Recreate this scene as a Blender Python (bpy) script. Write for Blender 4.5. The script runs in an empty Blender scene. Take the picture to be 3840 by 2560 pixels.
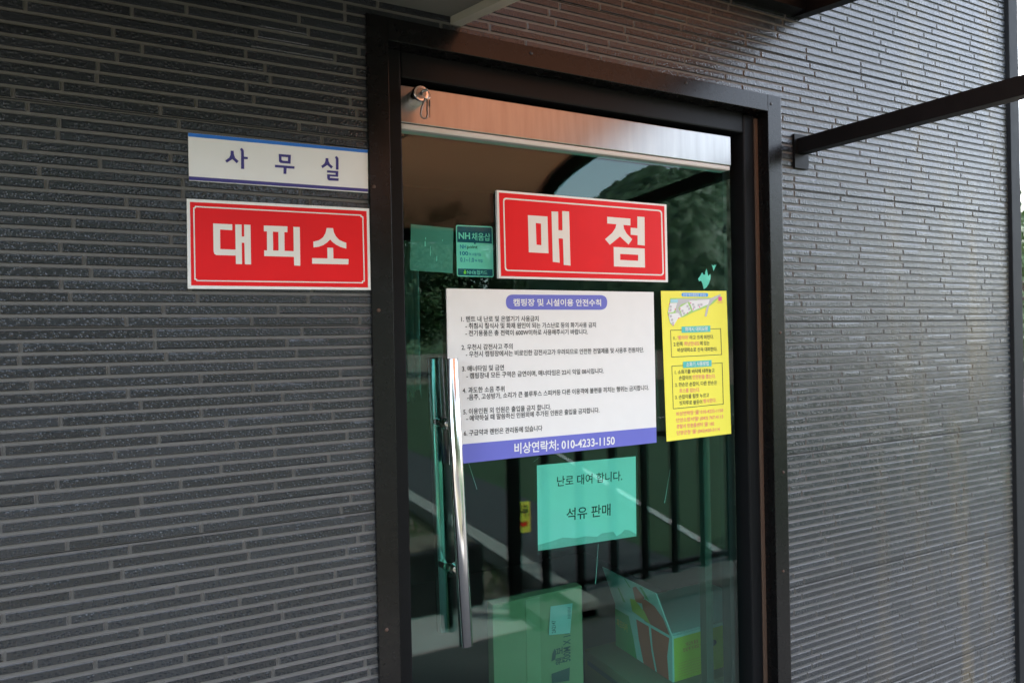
import bpy, bmesh, math, random
from mathutils import Vector, Matrix
from mathutils.geometry import tessellate_polygon

random.seed(7)
SC = bpy.context.scene
COL = SC.collection

# ------------------------------------------------------------------ camera
F_PX, W_PX, H_PX = 2569.75, 3840.0, 2560.0
YAW, PITCH, ROLL = 0.473248, -0.0031835, -0.0194872
CAM = Vector((0.0, -1.42305, 1.55))
cy, sy = math.cos(YAW), math.sin(YAW)
cp, sp = math.cos(PITCH), math.sin(PITCH)
FWD = Vector((sy * cp, cy * cp, sp))
_r0 = Vector((cy, -sy, 0)); _u0 = _r0.cross(FWD)
RGT = math.cos(ROLL) * _r0 + math.sin(ROLL) * _u0
UPV = -math.sin(ROLL) * _r0 + math.cos(ROLL) * _u0
cam = bpy.data.cameras.new('camera'); camo = bpy.data.objects.new('camera', cam)
COL.objects.link(camo); SC.camera = camo
cam.sensor_width = 36.0; cam.lens = F_PX / W_PX * 36.0
cam.clip_start = 0.02; cam.clip_end = 3000
cam.dof.use_dof = True; cam.dof.focus_distance = 1.6; cam.dof.aperture_fstop = 6.3
M = Matrix((RGT, UPV, -FWD)).transposed().to_4x4(); M.translation = CAM
camo.matrix_world = M

# ------------------------------------------------------------------ sky, sun, exposure
SUN_EL, SUN_AZ = math.radians(50), math.radians(50)      # the sun stands behind the shop
world = bpy.data.worlds.new('World'); SC.world = world; world.use_nodes = True
wn = world.node_tree.nodes; wl = world.node_tree.links
bg = wn['Background']
sky = wn.new('ShaderNodeTexSky'); sky.sky_type = 'NISHITA'; sky.sun_disc = False
sky.sun_elevation = SUN_EL; sky.sun_rotation = SUN_AZ
sky.air_density = 1.0; sky.dust_density = 2.0; sky.ozone_density = 1.0
hsv = wn.new('ShaderNodeHueSaturation'); hsv.inputs['Saturation'].default_value = 0.52
wl.new(sky.outputs[0], hsv.inputs['Color']); wl.new(hsv.outputs[0], bg.inputs['Color'])
bg.inputs['Strength'].default_value = 0.15
sl = bpy.data.lights.new('sun', 'SUN'); sl.energy = 2.0; sl.angle = math.radians(6); sl.color = (1, .97, .93)
so = bpy.data.objects.new('sun', sl); COL.objects.link(so)
sd = Vector((math.sin(SUN_AZ) * math.cos(SUN_EL), math.cos(SUN_AZ) * math.cos(SUN_EL), math.sin(SUN_EL)))
so.rotation_euler = sd.to_track_quat('Z', 'Y').to_euler()
so.location = (0, 8, 12)
SC.view_settings.view_transform = 'Standard'; SC.view_settings.look = 'None'
SC.view_settings.gamma = 1.0; SC.view_settings.exposure = 3.05
SC.render.engine = 'CYCLES'
SC.cycles.use_denoising = True
SC.cycles.max_bounces = 10; SC.cycles.transparent_max_bounces = 24
SC.cycles.glossy_bounces = 5; SC.cycles.diffuse_bounces = 4
SC.cycles.caustics_reflective = False; SC.cycles.caustics_refractive = False


# ------------------------------------------------------------------ helpers
def at(u, v, y=0.0):
    """point of the plane at depth y that was measured at (u, v) in the photograph"""
    r = RGT * ((u - W_PX / 2) / F_PX) + UPV * (-(v - H_PX / 2) / F_PX) + FWD
    return CAM + r * ((y - CAM.y) / r.y)


def px2m(u, v, y):
    return (at(u, v, y) - CAM).dot(FWD) / F_PX


def tag(o, label=None, cat=None, group=None, kind=None):
    if label: o['label'] = label
    if cat: o['category'] = cat
    if group: o['group'] = group
    if kind: o['kind'] = kind
    return o


def empty(name, loc):
    o = bpy.data.objects.new(name, None); COL.objects.link(o)
    o.empty_display_size = 0.05; o.location = loc
    return o


def world_loc(o):
    p = Vector((0, 0, 0))
    while o is not None:
        p += o.location; o = o.parent
    return p


class MB:
    """collects world-space shapes; build() links them as one mesh object"""
    def __init__(s): s.v, s.f, s.m, s.sm = [], [], [], []

    def add(s, vs, fs, mi=0, smooth=False):
        n = len(s.v); s.v.extend(Vector(q) for q in vs)
        for f in fs: s.f.append([n + i for i in f]); s.m.append(mi); s.sm.append(smooth)

    def box(s, x0, x1, y0, y1, z0, z1, mi=0, bev=0.0):
        if bev <= 0:
            vs = [(x, y, z) for x in (x0, x1) for y in (y0, y1) for z in (z0, z1)]
            s.add(vs, [(0, 1, 3, 2), (4, 6, 7, 5), (0, 4, 5, 1), (2, 3, 7, 6), (0, 2, 6, 4), (1, 5, 7, 3)], mi)
            return
        bm = bmesh.new(); bmesh.ops.create_cube(bm, size=1)
        for q in bm.verts:
            q.co = Vector(((x0 + x1) / 2 + q.co.x * (x1 - x0), (y0 + y1) / 2 + q.co.y * (y1 - y0), (z0 + z1) / 2 + q.co.z * (z1 - z0)))
        bmesh.ops.bevel(bm, geom=bm.edges[:], offset=bev, segments=2, affect='EDGES', profile=.6)
        s.bm(bm, mi)

    def bm(s, bm, mi=0, smooth=False):
        bm.verts.index_update()
        s.add([q.co.copy() for q in bm.verts], [[q.index for q in f.verts] for f in bm.faces], mi, smooth)
        bm.free()

    def poly(s, outer, holes=(), mi=0):
        """flat sheet facing the street (the points are world points)"""
        loops = [[Vector((q[0], q[2], 0)) for q in outer]] + [[Vector((q[0], q[2], 0)) for q in h] for h in holes]
        flat = [Vector(q) for q in outer] + [Vector(q) for h in holes for q in h]
        tris = tessellate_polygon(loops)
        out = []
        for t in tris:
            a, b, c = (flat[i] for i in t)
            nrm = (b - a).cross(c - a)
            out.append(t if nrm.y < 0 else (t[0], t[2], t[1]))
        s.add(flat, out, mi)

    def slab(s, pts, thick, mi=0):
        """plate with outline pts (counter-clockwise seen from the street), thick to the back"""
        n = len(pts); vs = [Vector(q) for q in pts] + [Vector(q) + Vector((0, thick, 0)) for q in pts]
        fs = [list(range(n)), list(range(2 * n - 1, n - 1, -1))]
        for i in range(n): fs.append((i, n + i, n + (i + 1) % n, (i + 1) % n))
        s.add(vs, fs, mi)

    def tube(s, path, r, n=16, mi=0, caps=True, closed=False):
        path = [Vector(q) for q in path]; L = len(path); vs = []; fs = []
        up = None
        for i, q in enumerate(path):
            if closed: d = path[(i + 1) % L] - path[i - 1]
            else: d = path[min(i + 1, L - 1)] - path[max(i - 1, 0)]
            d.normalize()
            if up is None:
                up = d.orthogonal().normalized()
            up = (up - d * up.dot(d)).normalized(); sd_ = d.cross(up)
            rr = r[i] if isinstance(r, (list, tuple)) else r
            for k in range(n):
                a = 2 * math.pi * k / n
                vs.append(q + (up * math.cos(a) + sd_ * math.sin(a)) * rr)
        for i in range(L if closed else L - 1):
            j = (i + 1) % L
            for k in range(n):
                fs.append((i * n + k, i * n + (k + 1) % n, j * n + (k + 1) % n, j * n + k))
        s.add(vs, fs, mi, True)
        if caps and not closed:
            s.add(vs[:n], [list(range(n - 1, -1, -1))], mi); s.add(vs[-n:], [list(range(n))], mi)

    def bar(s, a, b, w, h, mi=0):
        """square tube between two points"""
        a, b = Vector(a), Vector(b); d = (b - a).normalized()
        side = d.cross(Vector((0, 0, 1)))
        side = side.normalized() if side.length > 1e-4 else Vector((1, 0, 0))
        up = side.cross(d).normalized()
        vs = [p + side * i * w / 2 + up * j * h / 2 for p in (a, b) for i, j in ((-1, -1), (1, -1), (1, 1), (-1, 1))]
        s.add(vs, [(3, 2, 1, 0), (4, 5, 6, 7), (0, 1, 5, 4), (1, 2, 6, 5), (2, 3, 7, 6), (3, 0, 4, 7)], mi)

    def build(s, name, mats, parent=None, origin=None, fixn=False):
        if not isinstance(mats, (list, tuple)): mats = [mats]
        if parent is not None: org = world_loc(parent)
        else: org = Vector(origin) if origin is not None else Vector((0, 0, 0))
        me = bpy.data.meshes.new(name)
        me.from_pydata([q - org for q in s.v], [], s.f)
        for m in mats: me.materials.append(m)
        me.polygons.foreach_set('material_index', s.m)
        me.polygons.foreach_set('use_smooth', s.sm)
        me.update()
        if fixn:
            b = bmesh.new(); b.from_mesh(me); bmesh.ops.recalc_face_normals(b, faces=b.faces); b.to_mesh(me); b.free()
        o = bpy.data.objects.new(name, me); COL.objects.link(o)
        if parent is not None: o.parent = parent
        elif origin is not None: o.location = origin
        return o


_fc = {}


def glyphs(body, bold=0.0):
    key = (body, bold)
    if key in _fc: return _fc[key]
    c = bpy.data.curves.new('t', 'FONT'); c.body = body; c.resolution_u = 3; c.offset = bold
    o = bpy.data.objects.new('t', c); COL.objects.link(o); bpy.context.view_layer.update()
    me = bpy.data.meshes.new_from_object(o.evaluated_get(bpy.context.evaluated_depsgraph_get()))
    vs = [(q.co.x, q.co.y) for q in me.vertices]; fs = [tuple(p.vertices) for p in me.polygons]
    bpy.data.objects.remove(o); bpy.data.curves.remove(c); bpy.data.meshes.remove(me)
    _fc[key] = (vs, fs)
    return vs, fs


def text(mb, body, A, B, h, bold=0.0, mi=0, up=None, cap=None):
    """letters from point A to point B (left and right end of the line at mid height), h = letter height in m"""
    vs, fs = glyphs(body, bold)
    x0 = min(q[0] for q in vs); x1 = max(q[0] for q in vs)
    if cap: z0 = min(q[1] for q in vs); z1 = max(q[1] for q in vs); mid, k = (z0 + z1) / 2, h / (z1 - z0)
    else: mid, k = .37, h / .9
    ax = Vector(B) - Vector(A)
    if up is None: up = Vector((-ax.z, 0, ax.x)).normalized()
    out = [Vector(A) + ax * ((x - x0) / (x1 - x0)) + up * ((z - mid) * k) for x, z in vs]
    nrm = ax.cross(up)
    fs2 = []
    for f in fs:
        a, b, c = (out[i] for i in f[:3]); g = (b - a).cross(c - a)
        fs2.append(f if g.dot(nrm) > 0 else tuple(reversed(f)))
    mb.add(out, fs2, mi)


# ------------------------------------------------------------------ materials
def mat(name, col, rough=.5, metal=0.0, spec=.5, noise=0.0, nscale=20.0, bump=0.0, bscale=200.0, emit=None, coat=0.0, stretch=None):
    m = bpy.data.materials.new(name); m.use_nodes = True
    n, l = m.node_tree.nodes, m.node_tree.links; p = n['Principled BSDF']
    p.inputs['Base Color'].default_value = (*col, 1); p.inputs['Roughness'].default_value = rough
    p.inputs['Metallic'].default_value = metal; p.inputs['Specular IOR Level'].default_value = spec
    p.inputs['Coat Weight'].default_value = coat
    tc = n.new('ShaderNodeTexCoord'); src = tc.outputs['Object']
    if stretch:
        mp = n.new('ShaderNodeMapping'); mp.inputs['Scale'].default_value = stretch; l.new(src, mp.inputs[0]); src = mp.outputs[0]
    if noise:
        t = n.new('ShaderNodeTexNoise'); t.inputs['Scale'].default_value = nscale; t.inputs['Detail'].default_value = 5
        l.new(src, t.inputs['Vector'])
        mx = n.new('ShaderNodeMix'); mx.data_type = 'RGBA'; mx.inputs['A'].default_value = (*[c * (1 - noise) for c in col], 1)
        mx.inputs['B'].default_value = (*[min(1, c * (1 + noise)) for c in col], 1)
        l.new(t.outputs['Fac'], mx.inputs['Factor']); l.new(mx.outputs['Result'], p.inputs['Base Color'])
        mr = n.new('ShaderNodeMapRange'); mr.inputs['To Min'].default_value = max(.02, rough * (1 - noise * .6)); mr.inputs['To Max'].default_value = min(1, rough * (1 + noise * .6))
        l.new(t.outputs['Fac'], mr.inputs['Value']); l.new(mr.outputs[0], p.inputs['Roughness'])
    if bump:
        t2 = n.new('ShaderNodeTexNoise'); t2.inputs['Scale'].default_value = bscale; t2.inputs['Detail'].default_value = 3
        l.new(src, t2.inputs['Vector']); b = n.new('ShaderNodeBump'); b.inputs['Strength'].default_value = bump
        b.inputs['Distance'].default_value = .002; l.new(t2.outputs['Fac'], b.inputs['Height']); l.new(b.outputs[0], p.inputs['Normal'])
    return m


def siding_mat(name, col, rough, spec, brick=True):
    m = mat(name, col, rough, spec=spec)
    n, l = m.node_tree.nodes, m.node_tree.links; p = n['Principled BSDF']
    geo = n.new('ShaderNodeNewGeometry'); sep = n.new('ShaderNodeSeparateXYZ'); l.new(geo.outputs['Position'], sep.inputs[0])
    base = n.new('ShaderNodeMix'); base.data_type = 'RGBA'
    k = .22 if brick else .1
    base.inputs['A'].default_value = (*[c * (1 - k) for c in col], 1); base.inputs['B'].default_value = (*[c * (1 + k) for c in col], 1)
    if brick: l.new(geo.outputs['Random Per Island'], base.inputs['Factor'])
    else:
        tn = n.new('ShaderNodeTexNoise'); tn.inputs['Scale'].default_value = 3; l.new(geo.outputs['Position'], tn.inputs['Vector']); l.new(tn.outputs['Fac'], base.inputs['Factor'])
    # run-off stains: tall thin blotches near the outer corner of the shop
    mp = n.new('ShaderNodeMapping'); mp.inputs['Scale'].default_value = (7, 7, .9); l.new(geo.outputs['Position'], mp.inputs[0])
    st = n.new('ShaderNodeTexNoise'); st.inputs['Scale'].default_value = 1.3; st.inputs['Detail'].default_value = 6; st.inputs['Roughness'].default_value = .65
    l.new(mp.outputs[0], st.inputs['Vector'])
    r1 = n.new('ShaderNodeMapRange'); r1.inputs['From Min'].default_value = .48; r1.inputs['From Max'].default_value = .68; l.new(st.outputs['Fac'], r1.inputs['Value'])
    r2 = n.new('ShaderNodeMapRange'); r2.inputs['From Min'].default_value = 1.75; r2.inputs['From Max'].default_value = 2.5; l.new(sep.outputs['X'], r2.inputs['Value'])
    mu = n.new('ShaderNodeMath'); mu.operation = 'MULTIPLY'; l.new(r1.outputs[0], mu.inputs[0]); l.new(r2.outputs[0], mu.inputs[1])
    mu2 = n.new('ShaderNodeMath'); mu2.operation = 'MULTIPLY'; mu2.inputs[1].default_value = .8; l.new(mu.outputs[0], mu2.inputs[0])
    sm_ = n.new('ShaderNodeMix'); sm_.data_type = 'RGBA'; l.new(mu2.outputs[0], sm_.inputs['Factor']); l.new(base.outputs['Result'], sm_.inputs['A'])
    sm_.inputs['B'].default_value = (.17, .13, .075, 1) if not brick else (.085, .068, .042, 1)
    l.new(sm_.outputs['Result'], p.inputs['Base Color'])
    if brick:
        vo = n.new('ShaderNodeTexVoronoi'); vo.inputs['Scale'].default_value = 165; vo.inputs['Randomness'].default_value = 1
        l.new(geo.outputs['Position'], vo.inputs['Vector'])
        pr = n.new('ShaderNodeMapRange'); pr.inputs['From Min'].default_value = .15; pr.inputs['From Max'].default_value = .5
        pr.inputs['To Min'].default_value = 1; pr.inputs['To Max'].default_value = 0; l.new(vo.outputs['Distance'], pr.inputs['Value'])
        nz = n.new('ShaderNodeTexNoise'); nz.inputs['Scale'].default_value = 190; nz.inputs['Detail'].default_value = 4; l.new(geo.outputs['Position'], nz.inputs['Vector'])
        ad = n.new('ShaderNodeMath'); ad.operation = 'ADD'; l.new(pr.outputs[0], ad.inputs[0]); l.new(nz.outputs['Fac'], ad.inputs[1])
        b = n.new('ShaderNodeBump'); b.inputs['Strength'].default_value = .55; b.inputs['Distance'].default_value = .0012
        l.new(ad.outputs[0], b.inputs['Height']); l.new(b.outputs[0], p.inputs['Normal'])
    return m


def glass_mat(name, tint, f0=.045):
    m = bpy.data.materials.new(name); m.use_nodes = True
    n, l = m.node_tree.nodes, m.node_tree.links; n.clear()
    out = n.new('ShaderNodeOutputMaterial'); mix = n.new('ShaderNodeMixShader')
    tr = n.new('ShaderNodeBsdfTransparent'); tr.inputs[0].default_value = (*tint, 1)
    gl = n.new('ShaderNodeBsdfGlossy'); gl.inputs['Roughness'].default_value = 0.0; gl.inputs[0].default_value = (1, 1, 1, 1)
    lw = n.new('ShaderNodeLayerWeight'); lw.inputs['Blend'].default_value = .5
    pw = n.new('ShaderNodeMath'); pw.operation = 'POWER'; pw.inputs[1].default_value = 5; l.new(lw.outputs['Facing'], pw.inputs[0])
    ma = n.new('ShaderNodeMath'); ma.operation = 'MULTIPLY_ADD'; ma.inputs[1].default_value = 1 - f0; ma.inputs[2].default_value = f0; l.new(pw.outputs[0], ma.inputs[0])
    l.new(ma.outputs[0], mix.inputs[0]); l.new(tr.outputs[0], mix.inputs[1]); l.new(gl.outputs[0], mix.inputs[2]); l.new(mix.outputs[0], out.inputs[0])
    return m


def sheet_mat(name, tint, trans=.5, rough=.35):
    """translucent plastic sheet of the awning"""
    m = bpy.data.materials.new(name); m.use_nodes = True
    n, l = m.node_tree.nodes, m.node_tree.links; n.clear()
    out = n.new('ShaderNodeOutputMaterial'); mix = n.new('ShaderNodeMixShader'); mix2 = n.new('ShaderNodeMixShader')
    tr = n.new('ShaderNodeBsdfTransparent'); tr.inputs[0].default_value = (*tint, 1)
    tl = n.new('ShaderNodeBsdfTranslucent'); tl.inputs[0].default_value = (*tint, 1)
    gl = n.new('ShaderNodeBsdfGlossy'); gl.inputs['Roughness'].default_value = rough
    mix.inputs[0].default_value = trans; mix2.inputs[0].default_value = .05
    l.new(tr.outputs[0], mix.inputs[1]); l.new(tl.outputs[0], mix.inputs[2]); l.new(mix.outputs[0], mix2.inputs[1]); l.new(gl.outputs[0], mix2.inputs[2])
    l.new(mix2.outputs[0], out.inputs[0])
    return m


BRICK = siding_mat('brick_face', (.021, .0238, .0285), .25, .58)
MORTAR = siding_mat('mortar', (.132, .126, .118), .55, .4, brick=False)
SEAM = mat('panel_seam', (.012, .012, .012), .8)
TRIM = mat('dark_trim', (.0045, .0041, .0041), .27, spec=.28, noise=.25, nscale=40, bump=.05, bscale=60)
TRIM2 = mat('dark_trim_inner', (.007, .0073, .008), .45, spec=.14, noise=.2, nscale=60)
STEEL = mat('brushed_steel', (.30, .29, .28), .30, 1.0, noise=.3, nscale=48, bump=.05, bscale=60, stretch=(1, 1, .12))
CHROME = mat('polished_steel', (.72, .71, .69), .15, 1.0, noise=.06, nscale=40)
SEAL = mat('pale_seal', (.66, .65, .62), .5)
GASKET = mat('brown_gasket', (.10, .062, .042), .6)
SCREW = mat('rusty_screw', (.07, .035, .022), .7)
SCREWD = mat('dark_screw', (.012, .012, .012), .5)
WHITE = mat('white_plastic', (.82, .81, .79), .35, noise=.03, nscale=30)
RED = mat('red_print', (.78, .011, .015), .45, spec=.22, noise=.08, nscale=12)
CREAM = mat('cream_print', (.80, .76, .70), .38)
BLUE = mat('bright_blue_print', (.020, .17, .62), .4)
NAVY = mat('navy_print', (.040, .030, .20), .4)
INK = mat('black_print', (.03, .03, .032), .5)
VIOLET = mat('violet_print', (.145, .155, .56), .42)
YELLOW = mat('yellow_print', (.90, .83, .10), .45, spec=.25)
PINK = mat('pink_print', (.80, .22, .20), .45)
TEALP = mat('teal_print', (.09, .52, .47), .45)
SKYBLUE = mat('sky_blue_print', (.06, .36, .80), .45)
PALEBLUE = mat('pale_blue_print', (.35, .66, .72), .45)
GREYP = mat('grey_print', (.52, .50, .50), .45)
GREENP = mat('lime_print', (.36, .62, .16), .45)
MAGENTA = mat('magenta_print', (.80, .08, .30), .45)
PAPER = mat('white_paper', (.80, .80, .78), .7, noise=.04, nscale=25)
OLDPAPER = mat('matt_film', (.27, .27, .26), .7, noise=.1, nscale=30)
OLDPAPER2 = mat('damp_paper', (.50, .50, .47), .7, noise=.15, nscale=60)
CLEARFILM = glass_mat('clear_film', (.92, .95, .94), .012)
GLASS = glass_mat('green_glass', (.665, .972, .915), .028)
BRONZE = sheet_mat('bronze_sheet', (.34, .132, .066), .6)
BLACKSTEEL = mat('black_painted_steel', (.005, .005, .0055), .45, spec=.14, noise=.2, nscale=30)
PORCH = mat('porch_underside', (.16, .165, .14), .6, noise=.15, nscale=8)
PORCHEDGE = mat('porch_edge', (.42, .42, .34), .5, noise=.1, nscale=20)
CONC = mat('concrete', (.36, .35, .33), .85, noise=.2, nscale=6, bump=.3, bscale=60)
SHADED_PAVING = mat('shaded_paving', (.055, .055, .053), .8, noise=.25, nscale=8, bump=.3, bscale=60)
KERBM = mat('kerb_stone', (.24, .235, .215), .8, noise=.15, nscale=10)
GRAVEL = mat('gravel', (.038, .038, .040), .9, noise=.6, nscale=45, bump=.8, bscale=60)
GRANITE = mat('granite', (.09, .087, .083), .7, noise=.5, nscale=55)
TURF = mat('artificial_turf', (.020, .048, .015), .9, noise=.3, nscale=6, bump=.4, bscale=200)
LINEW = mat('line_paint', (.36, .36, .34), .7)
EARTH = mat('earth', (.13, .11, .08), .95, noise=.4, nscale=2)
GRASSM = mat('grass_blade', (.06, .11, .025), .7, noise=.4, nscale=4)
LEAF = mat('leaf', (.040, .080, .018), .6, noise=.5, nscale=1.5)
LEAF2 = mat('leaf_dark', (.030, .062, .020), .6, noise=.5, nscale=1.2)
BARK = mat('bark', (.09, .065, .045), .9, noise=.4, nscale=8)
CARD = mat('cardboard', (.19, .14, .07), .8, noise=.08, nscale=8)
CARD2 = mat('cardboard_dark', (.12, .09, .045), .8, noise=.1, nscale=8)
TAPE = mat('parcel_tape', (.21, .16, .085), .3)
BOXGREEN = mat('box_green', (.025, .19, .05), .55)
BOXYEL = mat('box_yellow', (.36, .27, .012), .55)
BOXRED = mat('box_red', (.46, .045, .02), .55)
BOXWHITE = mat('box_white', (.32, .33, .31), .6)
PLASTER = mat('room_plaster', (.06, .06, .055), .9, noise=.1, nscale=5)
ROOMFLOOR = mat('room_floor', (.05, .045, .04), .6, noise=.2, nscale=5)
CURTAIN = mat('curtain', (.42, .43, .42), .9)
ROCK = mat('rock', (.34, .28, .26), .9, noise=.35, nscale=5, bump=.6, bscale=12)
PLANTER = mat('planter_black', (.016, .018, .018), .5, noise=.2, nscale=10)
SHADOWMETAL = mat('aluminium_dark', (.05, .05, .053), .4)

# ------------------------------------------------------------------ setting: ground, paths, hills
SKIRT = MB(); SKIRT.box(-900, 900, -900, 900, -1.0, -.012); tag(SKIRT.build('ground', EARTH), kind='structure')
m = MB(); m.box(-6, 1.98, -2.16, -1.70, -.011, .0); tag(m.build('concrete_path', CONC), kind='structure')
m = MB(); m.box(-6, 9, -1.62, .0, -.011, -.002); m.box(-6, 1.98, -1.70, -1.62, -.011, -.003); tag(m.build('shaded_entrance_paving', SHADED_PAVING), kind='structure')  # near paving coloured dark, the building's shade included in its tone
m = MB(); m.box(2.16, 3.15, -16, -1.62, -.011, -.006); m.box(-14, 1.98, -16, -5.2, -.011, -.006); tag(m.build('gravel_lot', GRAVEL), kind='structure')
m = MB(); m.box(3.15, 16, -22, -1.62, -.011, -.004); tag(m.build('turf_field', TURF), kind='structure')
m = MB(); m.bar((3.46, -1.9, .0), (5.6, -9.5, .0), .07, .004); m.bar((5.6, -9.5, .0), (15, -7.3, .0), .07, .004)
tag(m.build('painted_line', LINEW), kind='structure')
m = MB(); m.box(2.00, 2.14, -12, -1.64, -.01, .10, bev=.012); tag(m.build('kerb', KERBM), kind='structure')

m = MB()                                               # grass strip beside the kerb
for i in range(9000):
    x, y = random.uniform(-1.5, 1.97), random.uniform(-5.15, -2.2)
    h, a = random.uniform(.03, .085), random.uniform(0, 6.28); w = .004
    dx, dy = math.cos(a) * w, math.sin(a) * w
    lx, ly = random.uniform(-.03, .03), random.uniform(-.03, .03)
    m.add([(x - dx, y - dy, -.01), (x + dx, y + dy, -.01), (x + lx, y + ly, h)], [(0, 1, 2)])
tag(m.build('grass', GRASSM), kind='stuff')


def hill_mesh(name, cx, cy_, rx, ry, h, seed, material, tx=40, bumps=1.0):
    rnd = random.Random(seed); bm = bmesh.new(); N = 110
    ph = [(rnd.uniform(0, 6.28), rnd.uniform(.05, .5), rnd.uniform(0, 6.28)) for _ in range(14)]
    g = {}
    for i in range(N):
        for j in range(N):
            x = cx + (i / (N - 1) - .5) * 2 * rx; y = cy_ + (j / (N - 1) - .5) * 2 * ry
            q = ((x - cx) / rx) ** 2 + ((y - cy_) / ry) ** 2
            z = h * max(0, 1 - q) ** .8
            if z > 0:
                z += sum(math.sin(x * k * math.cos(c) + y * k * math.sin(c) + a) for a, k, c in ph) * .22 * bumps + rnd.uniform(-1, 1) * .6 * bumps
            g[i, j] = bm.verts.new((x + rnd.uniform(-.5, .5), y + rnd.uniform(-.5, .5), max(z, -.02)))
    for i in range(N - 1):
        for j in range(N - 1): bm.faces.new((g[i, j], g[i + 1, j], g[i + 1, j + 1], g[i, j + 1]))
    b = MB(); b.bm(bm, 0, True)
    return tag(b.build(name, material, fixn=True), kind='structure')


hill_mesh('hill', 80, -93, 31, 37, 30, 3, LEAF2)
hill_mesh('hill', 10, -120, 62, 45, 16, 5, LEAF2)
hill_mesh('hill', 150, 62, 70, 55, 26, 8, LEAF)


# ------------------------------------------------------------------ trees
def tree_parts(seed, H, R, n, leaf):
    rnd = random.Random(seed); tr = MB()
    tr.tube([(0, 0, -.1), (.05, .02, H * .25), (-.03, .05, H * .5), (0, 0, H * .85)], [R * .09, R * .075, R * .05, R * .012], 8)
    cl = []
    for k in range(11):
        a, z = rnd.uniform(0, 6.28), rnd.uniform(.32, .8) * H; L = R * rnd.uniform(.5, .9)
        e = Vector((math.cos(a) * L, math.sin(a) * L, z + R * rnd.uniform(.2, .5)))
        tr.tube([(0, 0, z - .15 * H), e * .55 + Vector((0, 0, z * .42)), e], [R * .035, R * .022, R * .006], 6); cl.append(e)
    cr = MB()
    for k in range(34):
        a, rr = rnd.uniform(0, 6.28), R * math.sqrt(rnd.random()); z = rnd.uniform(.3, 1.0)
        rr *= math.sin(math.pi * min(1, (z - .22) / .85)) ** .6
        cl.append(Vector((math.cos(a) * rr, math.sin(a) * rr, z * H)))
    for c in cl:
        s_ = R * rnd.uniform(.18, .34)
        for k in range(n // len(cl)):
            d = Vector((rnd.gauss(0, 1), rnd.gauss(0, 1), rnd.gauss(0, .75))) * s_ * .55
            p_ = c + d; ax = Vector((rnd.gauss(0, 1), rnd.gauss(0, 1), rnd.gauss(0, 1))).normalized(); bx = ax.orthogonal().normalized()
            l_ = leaf * rnd.uniform(.6, 1.3)
            cr.add([p_ - ax * l_, p_ + bx * l_ * .5, p_ + ax * l_, p_ - bx * l_ * .5], [(0, 1, 2, 3)])
    return tr, cr


TREES = []
for i, (H, R, n) in enumerate(((7.5, 2.6, 11000), (6.0, 2.9, 11000), (9.0, 2.4, 11000))):
    tr, cr = tree_parts(20 + i, H, R, n, .11)
    TREES.append((tr, cr))
tree_src = {}


def plant_tree(kind, loc, sc, rz, label):
    t = empty('leafy_tree', loc); t.scale = (sc, sc, sc); t.rotation_euler.z = rz
    tag(t, label, 'tree', 'trees beyond the sports field')
    if kind not in tree_src:
        tr, cr = TREES[kind]
        a = tr.build('trunk', BARK); b = cr.build('crown', LEAF if kind == 1 else LEAF2)
        a.parent = t; b.parent = t; tree_src[kind] = (a, b)
    else:
        for s in tree_src[kind]:
            c = s.copy(); COL.objects.link(c); c.parent = t
    return t


tl_ = 'leafy green tree out of view, mirrored in the dark shop front'
for i in range(19):
    a = math.radians(-124 + i * 3.35 + random.uniform(-1.5, 1.5)); d = random.uniform(24, 34) if i > 10 else random.uniform(13, 18)  # nearer trees added out of view to darken what the left wall mirrors
    plant_tree(i % 3, (math.cos(a) * d, math.sin(a) * d, -.05), (random.uniform(.8, 1.05) if i > 10 else random.uniform(.9, 1.2)), random.uniform(0, 6.28), tl_)
# what shows past the outer corner of the shop
pt = plant_tree(1, (13.0, 4.6, -.3), .60, 1.0, 'bright green bushy tree past the outer corner of the shop'); tag(pt, group='trees past the shop corner')
pt = plant_tree(2, (26.0, 9.3, -.2), .75, 2.2, 'tall dark tree farther off past the outer corner of the shop'); tag(pt, group='trees past the shop corner')
pt = plant_tree(1, (9.0, 2.9, -.25), .27, 3.0, 'low leafy bush beside the rubble past the shop corner'); tag(pt, cat='bush', group='trees past the shop corner')
rk = MB()
for i in range(60):
    bm = bmesh.new(); bmesh.ops.create_icosphere(bm, subdivisions=2, radius=random.uniform(.12, .3))
    o_ = Vector((random.uniform(7.5, 11), random.uniform(1.4, 4.0), random.uniform(.0, .8)))
    for q in bm.verts: q.co = q.co * random.uniform(.82, 1.1) + o_
    rk.bm(bm, 0)
tag(rk.build('rubble_bank', ROCK), kind='stuff')

# ------------------------------------------------------------------ the shop building
ZB = 1.5861                      # a panel joint; joints repeat every 0.39 m
PANEL, ROWS = .39, 18
PITCH_Z = PANEL / ROWS
XL, XR, TOP = -2.6, 2.808, 3.0
FL, FR, FT = .3945, 1.6155, 2.2385      # outer edges of the door frame
shop = tag(empty('shop_building', (0, 0, 0)), 'low grey shop with slim dark brick cladding round a dark framed glass door', 'building')

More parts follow.
